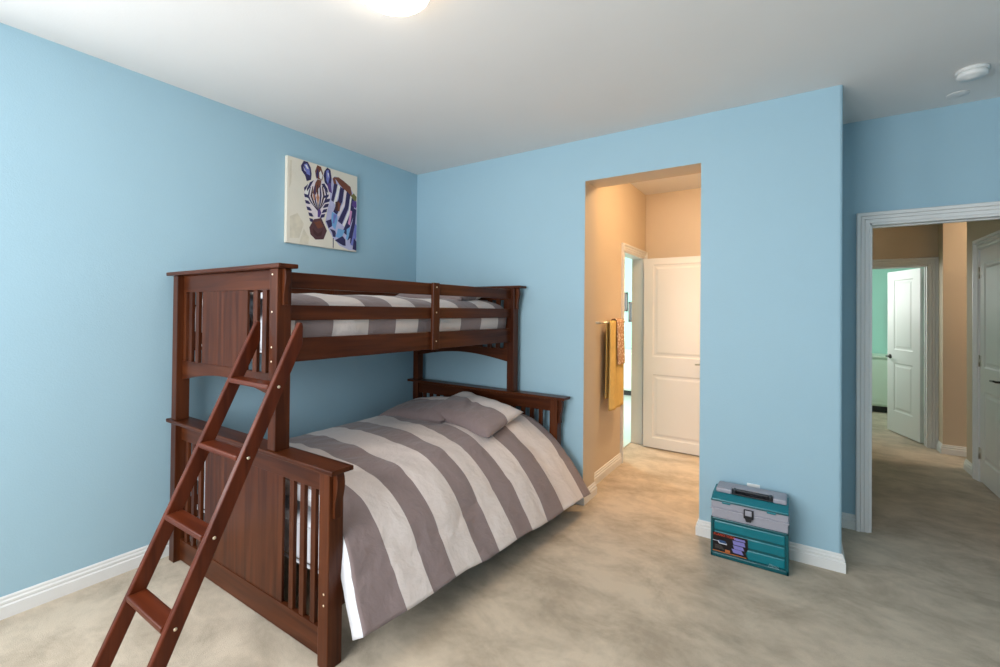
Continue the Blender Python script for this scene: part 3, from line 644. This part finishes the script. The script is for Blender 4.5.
# ------------------------------------------------------------------ tackle box
TEAL = plain('teal_plastic', (0.0, 0.17, 0.21), 0.35, 0.12, 10, coat=0.1)
TEALD = plain('dark_teal_plastic', (0.0, 0.085, 0.10), 0.35, 0.1, 12, coat=0.1)
GREYP = plain('grey_plastic', (0.36, 0.35, 0.40), 0.42, 0.05, 30, 0.05, 200)
BLKP = plain('black_plastic', (0.012, 0.012, 0.016), 0.4)
tb = thing('tackle_box', 'teal and grey plastic tackle box on the carpet against the blue wall', 'tackle box', (-0.235, 3.08, 0))
bx0, bx1, by0, by1 = -0.430, -0.036, 2.972, 3.165
MB().box(bx0, bx1, by0+0.006, by1, 0.002, 0.228, 0.008).build('lower_case', TEALD, tb)
m = MB()                                                  # raised rim of the drop-down front
for q in ((bx0, bx0+0.014, 0.002, 0.232), (bx1-0.014, bx1, 0.002, 0.232), (bx0, bx1, 0.002, 0.026), (bx0, bx1, 0.220, 0.232)):
    m.box(q[0], q[1], by0-0.004, by0+0.03, q[2], q[3], 0.004)
front = m.build('front_panel', TEALD, tb)
for z in (0.031, 0.096, 0.160):
    d = MB().box(bx0+0.018, bx1-0.018, by0+0.001, by0+0.03, z, z+0.054, 0.006).build('drawer', TEAL, tb)
m = MB(); m.box(bx0+0.004, bx1-0.004, by0+0.004, by1, 0.2285, 0.282, 0.005); m.box(bx0-0.002, bx1+0.002, by0-0.002, by1+0.001, 0.279, 0.288, 0.003); m.box(bx0+0.002, bx1-0.002, by0+0.002, by1, 0.286, 0.332, 0.006)
m.build('grey_tray', GREYP, tb)
# sloped teal lid with grey hump and handle well
lid = MB().prism([(by0-0.002, 0.333), (by0-0.002, 0.343), (by0+0.010, 0.348), (by0+0.055, 0.364), (by1-0.004, 0.368), (by1, 0.362), (by1, 0.333)], 0, bx0+0.002, bx1-0.002, bev=0.004).build('lid', TEAL, tb)
MB().box(bx0, bx1, by0-0.006, by0+0.01, 0.330, 0.338, 0.002).build('lid_rim', TEALD, lid)
m = MB(); hx0, hx1, hy0, hy1 = bx0+0.02, bx1-0.012, by0+0.056, by1-0.006
wx0, wx1, wy0, wy1 = -0.325, -0.115, by0+0.060, by0+0.106
m.box(hx0, wx0, hy0, hy1, 0.364, 0.392, 0.008); m.box(wx1, hx1, hy0, hy1, 0.364, 0.392, 0.008); m.box(wx0-0.01, wx1+0.01, wy1, hy1, 0.364, 0.392, 0.008)
m.build('grey_hump', GREYP, lid)
m = MB(); m.box(wx0, wx1, wy0, wy1, 0.364, 0.372, 0.002); m.box(wx0+0.018, wx1-0.018, wy0+0.012, wy0+0.034, 0.380, 0.394, 0.006); m.box(wx0+0.004, wx0+0.02, wy0+0.004, wy1, 0.370, 0.392, 0.003); m.box(wx1-0.02, wx1-0.004, wy0+0.004, wy1, 0.370, 0.392, 0.003)
m.build('carry_handle', BLKP, lid)
for x in (-0.348, -0.120):
    MB().box(x-0.022, x+0.022, by0-0.009, by0+0.004, 0.322, 0.334, 0.003).build('lid_clip', TEAL, lid)
lt = MB(); lt.box(-0.257, -0.207, by0-0.012, by0+0.003, 0.266, 0.317, 0.004); lt.prism([(-0.25, 0.268), (-0.214, 0.268), (-0.22, 0.250), (-0.244, 0.250)], 1, by0-0.014, by0+0.003)
lt = lt.build('latch', BLKP, tb)
MB().box(-0.249, -0.215, by0-0.015, by0-0.010, 0.285, 0.315, 0.003).build('latch_plate', GREYP, lt)
# product sticker and maker's mark on the front panel
LABK = plain('sticker_black', lin((22, 16, 20)), 0.35, 0.1); LRED = plain('sticker_red', lin((205, 70, 40)), 0.4, 0.1); LBLU = plain('sticker_lilac', lin((130, 125, 190)), 0.4, 0.2, 60)
LWHT = plain('sticker_white', lin((205, 205, 215)), 0.4, 0.1); LORG = plain('sticker_orange', lin((190, 110, 60)), 0.4, 0.2, 50); LSIL = plain('silver_print', lin((120, 160, 165)), 0.35)
m = MB(); ys = by0-0.0045
sx0, sx1, sz0, sz1 = bx0+0.012, bx0+0.196, 0.036, 0.146
def SP(u, v): return (sx0+(sx1-sx0)*u, sz0+(sz1-sz0)*v)
def sq(u0, u1, v0, v1, y, mat, skew=0.0):
    a = [SP(u0, v0), SP(u1, v0), SP(u1+skew, v1), SP(u0+skew, v1)]; m.prism(a, 1, y-0.0006, y, mat)
m.prism([SP(0, 0), SP(1, 0), SP(0.93, 0.25), SP(1.0, 0.5), SP(0.99, 1), SP(0, 1)], 1, ys-0.0008, by0+0.002, 0)
sq(0.0, 0.60, 0.84, 0.98, ys-0.0009, 5); sq(0.62, 0.93, 0.82, 0.93, ys-0.0009, 2, -0.02)
sq(0.60, 0.93, 0.58, 0.78, ys-0.0009, 2, -0.03); sq(0.62, 0.90, 0.36, 0.54, ys-0.0009, 2, -0.04); sq(0.60, 0.88, 0.14, 0.34, ys-0.0009, 2, -0.06)
sq(0.18, 0.42, 0.45, 0.56, ys-0.0009, 1, -0.03); sq(0.20, 0.40, 0.50, 0.64, ys-0.0015, 6, -0.03); sq(0.0, 0.96, 0.01, 0.05, ys-0.0009, 4); sq(0.36, 0.50, 0.07, 0.2, ys-0.0009, 4); sq(0.0, 0.2, 0.56, 0.585, ys-0.0009, 1)
for k in range(4): sq(0.06, 0.34-0.03*k, 0.18+0.055*k, 0.20+0.055*k, ys-0.0009, 3)
m.build('sticker', [LABK, LWHT, LBLU, plain('sticker_grey', lin((95, 90, 85)), 0.4), LORG, plain('sticker_maroon', lin((60, 16, 14)), 0.4), plain('sticker_blue', lin((50, 80, 120)), 0.4)], front)
def text_mesh(txt, size, mtx, name, mat, parent, shear=0.0):
    cu = bpy.data.curves.new('lettering', 'FONT'); cu.body = txt; cu.size = size; cu.extrude = 0.0003; cu.shear = shear
    ob = bpy.data.objects.new('lettering', cu); COL.objects.link(ob)
    bpy.context.view_layer.update()
    me = bpy.data.meshes.new_from_object(ob.evaluated_get(bpy.context.evaluated_depsgraph_get()))
    bpy.data.objects.remove(ob); bpy.data.curves.remove(cu)
    me.transform(mtx); me.transform(Matrix.Translation(-WLOC[parent])); me.materials.clear(); me.materials.append(mat)
    o = bpy.data.objects.new(name, me); COL.objects.link(o); o.parent = parent; WLOC[o] = WLOC[parent]
    return o
stand = Matrix.Rotation(math.radians(90), 4, 'X')
text_mesh('PLANO TOOL', 0.0185, Matrix.Translation((*[SP(0.03, 0)[0], ys-0.002], SP(0, 0.865)[1])) @ stand, 'sticker_lettering', LRED, front)
text_mesh('Plano', 0.022, Matrix.Translation((bx1-0.098, by0-0.005, 0.030)) @ stand, 'maker_lettering', LSIL, front, 0.3)
MB().box(bx1-0.10, bx1-0.045, by0-0.0052, by0-0.004, 0.0255, 0.0275, 0).build('maker_underline', LSIL, front)

# ------------------------------------------------------------------ outlet, detectors, lamps
o = thing('wall_outlet', 'white outlet cover on the blue wall just above the tackle box', 'outlet', (-0.224, YB, 0.33))
pl = MB().box(-0.259, -0.189, YB-0.006, YB-0.0005, 0.282, 0.397, 0.003).build('cover_plate', WHITEP, o)
for z in (0.318, 0.361): MB().box(-0.241, -0.207, YB-0.009, YB-0.005, z-0.014, z+0.014, 0.004).build('socket', WHITEP, pl)
sd = thing('smoke_detector', 'round white smoke detector on the ceiling at top right', 'smoke detector', (0.768, 3.365, 2.70))
MB().lathe([(0.066, 2.7495), (0.066, 2.737), (0.058, 2.733)], (0.768, 3.365, 0), 'z', 40).build('mounting_base', WHITEP, sd)
MB().lathe([(0.060, 2.734), (0.062, 2.716), (0.054, 2.707), (0.026, 2.705), (0.024, 2.701), (0.001, 2.701)], (0.768, 3.365, 0), 'z', 40).build('detector_body', WHITEP, sd)
sp = MB().lathe([(0.050, 2.7495), (0.050, 2.747), (0.046, 2.7455), (0.001, 2.745)], (0.785, 3.70, 0), 'z', 36).build('sprinkler_cover', CEIL)
tag(sp, 'flat round ceiling-coloured cover plate behind the smoke detector', 'sprinkler cover')
GLOW = plain('lamp_diffuser', (0.9, 0.88, 0.84), 0.5, 0.0, emit=(1.0, 0.86, 0.70, 18.0))
def flush_light(x, y, label, glow, r=0.17, drop=0.12):
    t = thing('ceiling_light', label, 'ceiling light', (x, y, H-0.13), 'flush ceiling lights')
    MB().lathe([(r+0.004, H-0.0005), (r+0.004, H-0.02), (r-0.002, H-0.028)], (x, y, 0), 'z', 44).build('base_ring', WHITEP, t)
    prof = [(r*math.cos(a), H-0.026-(drop-0.026)*math.sin(a)) for a in [k*math.pi/2/12 for k in range(13)]]
    prof[-1] = (0.0005, prof[-1][1])
    MB().lathe(prof, (x, y, 0), 'z', 44).build('glass_dome', glow, t)
flush_light(-1.35, 1.252, 'glowing white dome light on the bedroom ceiling', GLOW, 0.150, 0.085)
WARM = plain('warm_lamp_diffuser', (0.9, 0.8, 0.6), 0.5, 0.0, emit=(1.0, 0.70, 0.40, 52.0))
flush_light(-0.62, 3.92, 'warm dome light on the ceiling of the passage', WARM, 0.15)
HALLG = plain('corridor_lamp_diffuser', (0.9, 0.85, 0.75), 0.5, 0.0, emit=(1.0, 0.90, 0.74, 60.0))
flush_light(2.3, 6.15, 'dome light on the ceiling of the side corridor', HALLG, 0.15)

# ------------------------------------------------------------------ towels
bar = thing('towel_bar', 'slim metal towel bar on the beige passage wall', 'towel bar', (PX, 3.87, 1.355))
MB().tube([(PX+0.062, 3.56, 1.355), (PX+0.062, 4.19, 1.355)], 0.008).build('rod', NICKEL, bar)
for y in (3.575, 4.175):
    MB().lathe([(0.024, 0.0005), (0.024, 0.008), (0.011, 0.014), (0.011, 0.066), (0.004, 0.072)], (PX, y, 1.355), 'x', 20).build('bracket', NICKEL, bar)
def towel(name, y0, y1, zf, zb, r, mat, label, amp, seed, thick=0.008):
    m = MB(); xb = PX+0.062
    L1, L2 = 1.355-zf, 1.355-zb
    def fn(u, v):
        y = lerp(y0, y1, v); d = u*(L1+math.pi*r+L2)
        if d < L1: x, z, hang = xb+r, zf+d, 1-d/L1
        elif d < L1+math.pi*r:
            a = (d-L1)/r; x, z, hang = xb+r*math.cos(a), 1.355+r*math.sin(a), 0
        else: x, z, hang = xb-r, 1.355-(d-L1-math.pi*r), (d-L1-math.pi*r)/L2
        wv = math.sin(y*38+seed)*0.6+noise.noise(Vector((y*14, z*1.5, seed)))*0.9
        x += amp*wv*hang*(1 if x > xb else 0.25)+ (0.01*hang if x > xb else 0)
        return (max(x, PX+0.012), y+0.01*hang*noise.noise(Vector((z*2, seed, v*3))), z)
    m.grid(fn, 60, 40); o = m.build(name, mat)
    s = o.modifiers.new('thickness', 'SOLIDIFY'); s.thickness = thick; s.offset = 0
    return o
YEL = plain('mustard_terry', lin((235, 200, 125)), 0.95, 0.12, 30, 0.6, 260, spec=0.1)
PAT, pnt, pbs = new_mat('speckled_terry')
vn = nd(pnt, 'ShaderNodeTexVoronoi'); vn.inputs['Scale'].default_value = 42; pnt.links.new(coords(pnt), vn.inputs['Vector'])
pr = nd(pnt, 'ShaderNodeValToRGB'); pr.color_ramp.elements[0].position = 0.25; pr.color_ramp.elements[0].color = (*lin((240, 222, 200)), 1); pr.color_ramp.elements[1].position = 0.45; pr.color_ramp.elements[1].color = (*lin((185, 145, 115)), 1)
pnt.links.new(vn.outputs['Distance'], pr.inputs[0]); pnt.links.new(pr.outputs[0], pbs.inputs['Base Color']); pbs.inputs['Roughness'].default_value = 0.95
tag(towel('towel', 3.76, 4.10, 0.60, 0.70, 0.016, YEL, '', 0.012, 0.4), 'long mustard yellow towel hanging from the passage towel bar', 'towel', 'towels on the bar')
tag(towel('towel', 3.90, 4.08, 0.98, 1.05, 0.030, PAT, '', 0.004, 2.2, 0.006), 'short speckled beige hand towel hung over the yellow towel', 'towel', 'towels on the bar')

# ------------------------------------------------------------------ far rooms
def vanity(x0, x1, y0, y1, h, n, label):
    v = thing('vanity_cabinet', label, 'cabinet', ((x0+x1)/2, (y0+y1)/2, 0), 'bathroom vanities')
    MB().box(x0, x1, y0+0.02, y1, 0.10, h-0.03, 0.003).build('carcass', CABM, v)
    MB().box(x0+0.02, x1-0.02, y0+0.08, y1, 0.009, 0.10, 0).build('toe_kick', BLACK, v)
    MB().box(x0-0.01, x1+0.01, y0-0.01, y1, h-0.03, h, 0.004).build('countertop', CABM, v)
    for k in range(n):
        a = x0+(x1-x0)*k/n+0.012; b = x0+(x1-x0)*(k+1)/n-0.012
        d = MB(); d.box(a, b, y0+0.002, y0+0.02, 0.125, h-0.055, 0.003); d.box(a+0.05, b-0.05, y0-0.002, y0+0.004, 0.175, h-0.105, 0.002)
        d = d.build('cabinet_door', CABM, v)
        MB().lathe([(0.006, 0), (0.006, -0.012), (0.013, -0.02), (0.008, -0.028)], (b-0.03, y0+0.002, h-0.15), 'y', 14).build('knob', NICKEL, d)
    return v
vanity(-0.19, 1.79, 8.62, 9.19, 0.84, 4, 'pale green vanity cabinet behind the open door of the far mint room')
vanity(-3.78, -2.2, 7.70, 8.09, 0.80, 3, 'pale vanity cabinet seen through the slim gap beside the passage door')
def framed(x0, x1, z0, z1, label):
    t = thing('framed_picture', label, 'picture', ((x0+x1)/2, 8.1, z0), 'dark pictures beyond the passage')
    m = MB()
    for q in ((x0, x0+.03, z0, z1), (x1-.03, x1, z0, z1), (x0, x1, z0, z0+.03), (x0, x1, z1-.03, z1)): m.box(q[0], q[1], 8.075, 8.098, q[2], q[3], 0.003)
    m.build('frame', DARKM, t); MB().box(x0+.028, x1-.028, 8.084, 8.096, z0+.028, z1-.028, 0).build('print', plain('dark_print', (0.09, 0.10, 0.11), 0.5, 0.4, 15), t)
framed(-2.80, -2.565, 1.46, 1.80, 'dark framed picture on the mint wall, upper left of the pair')
framed(-2.545, -2.35, 1.27, 1.63, 'dark framed picture on the mint wall, lower right of the pair')
mr = thing('wall_mirror', 'tall dark framed mirror on the mint wall behind the far open door', 'mirror', (1.35, 9.19, 1.0))
m = MB()
for q in ((1.17, 1.2, 1.02, 1.70), (1.62, 1.65, 1.02, 1.70), (1.17, 1.65, 1.02, 1.05), (1.17, 1.65, 1.67, 1.70)): m.box(q[0], q[1], 9.17, 9.198, q[2], q[3], 0.003)
m.build('frame', DARKM, mr); MB().box(1.198, 1.622, 9.18, 9.196, 1.048, 1.672, 0).build('mirror_glass', plain('mirror_glass', (0.85, 0.88, 0.88), 0.03, 0.0, metal=1.0), mr)
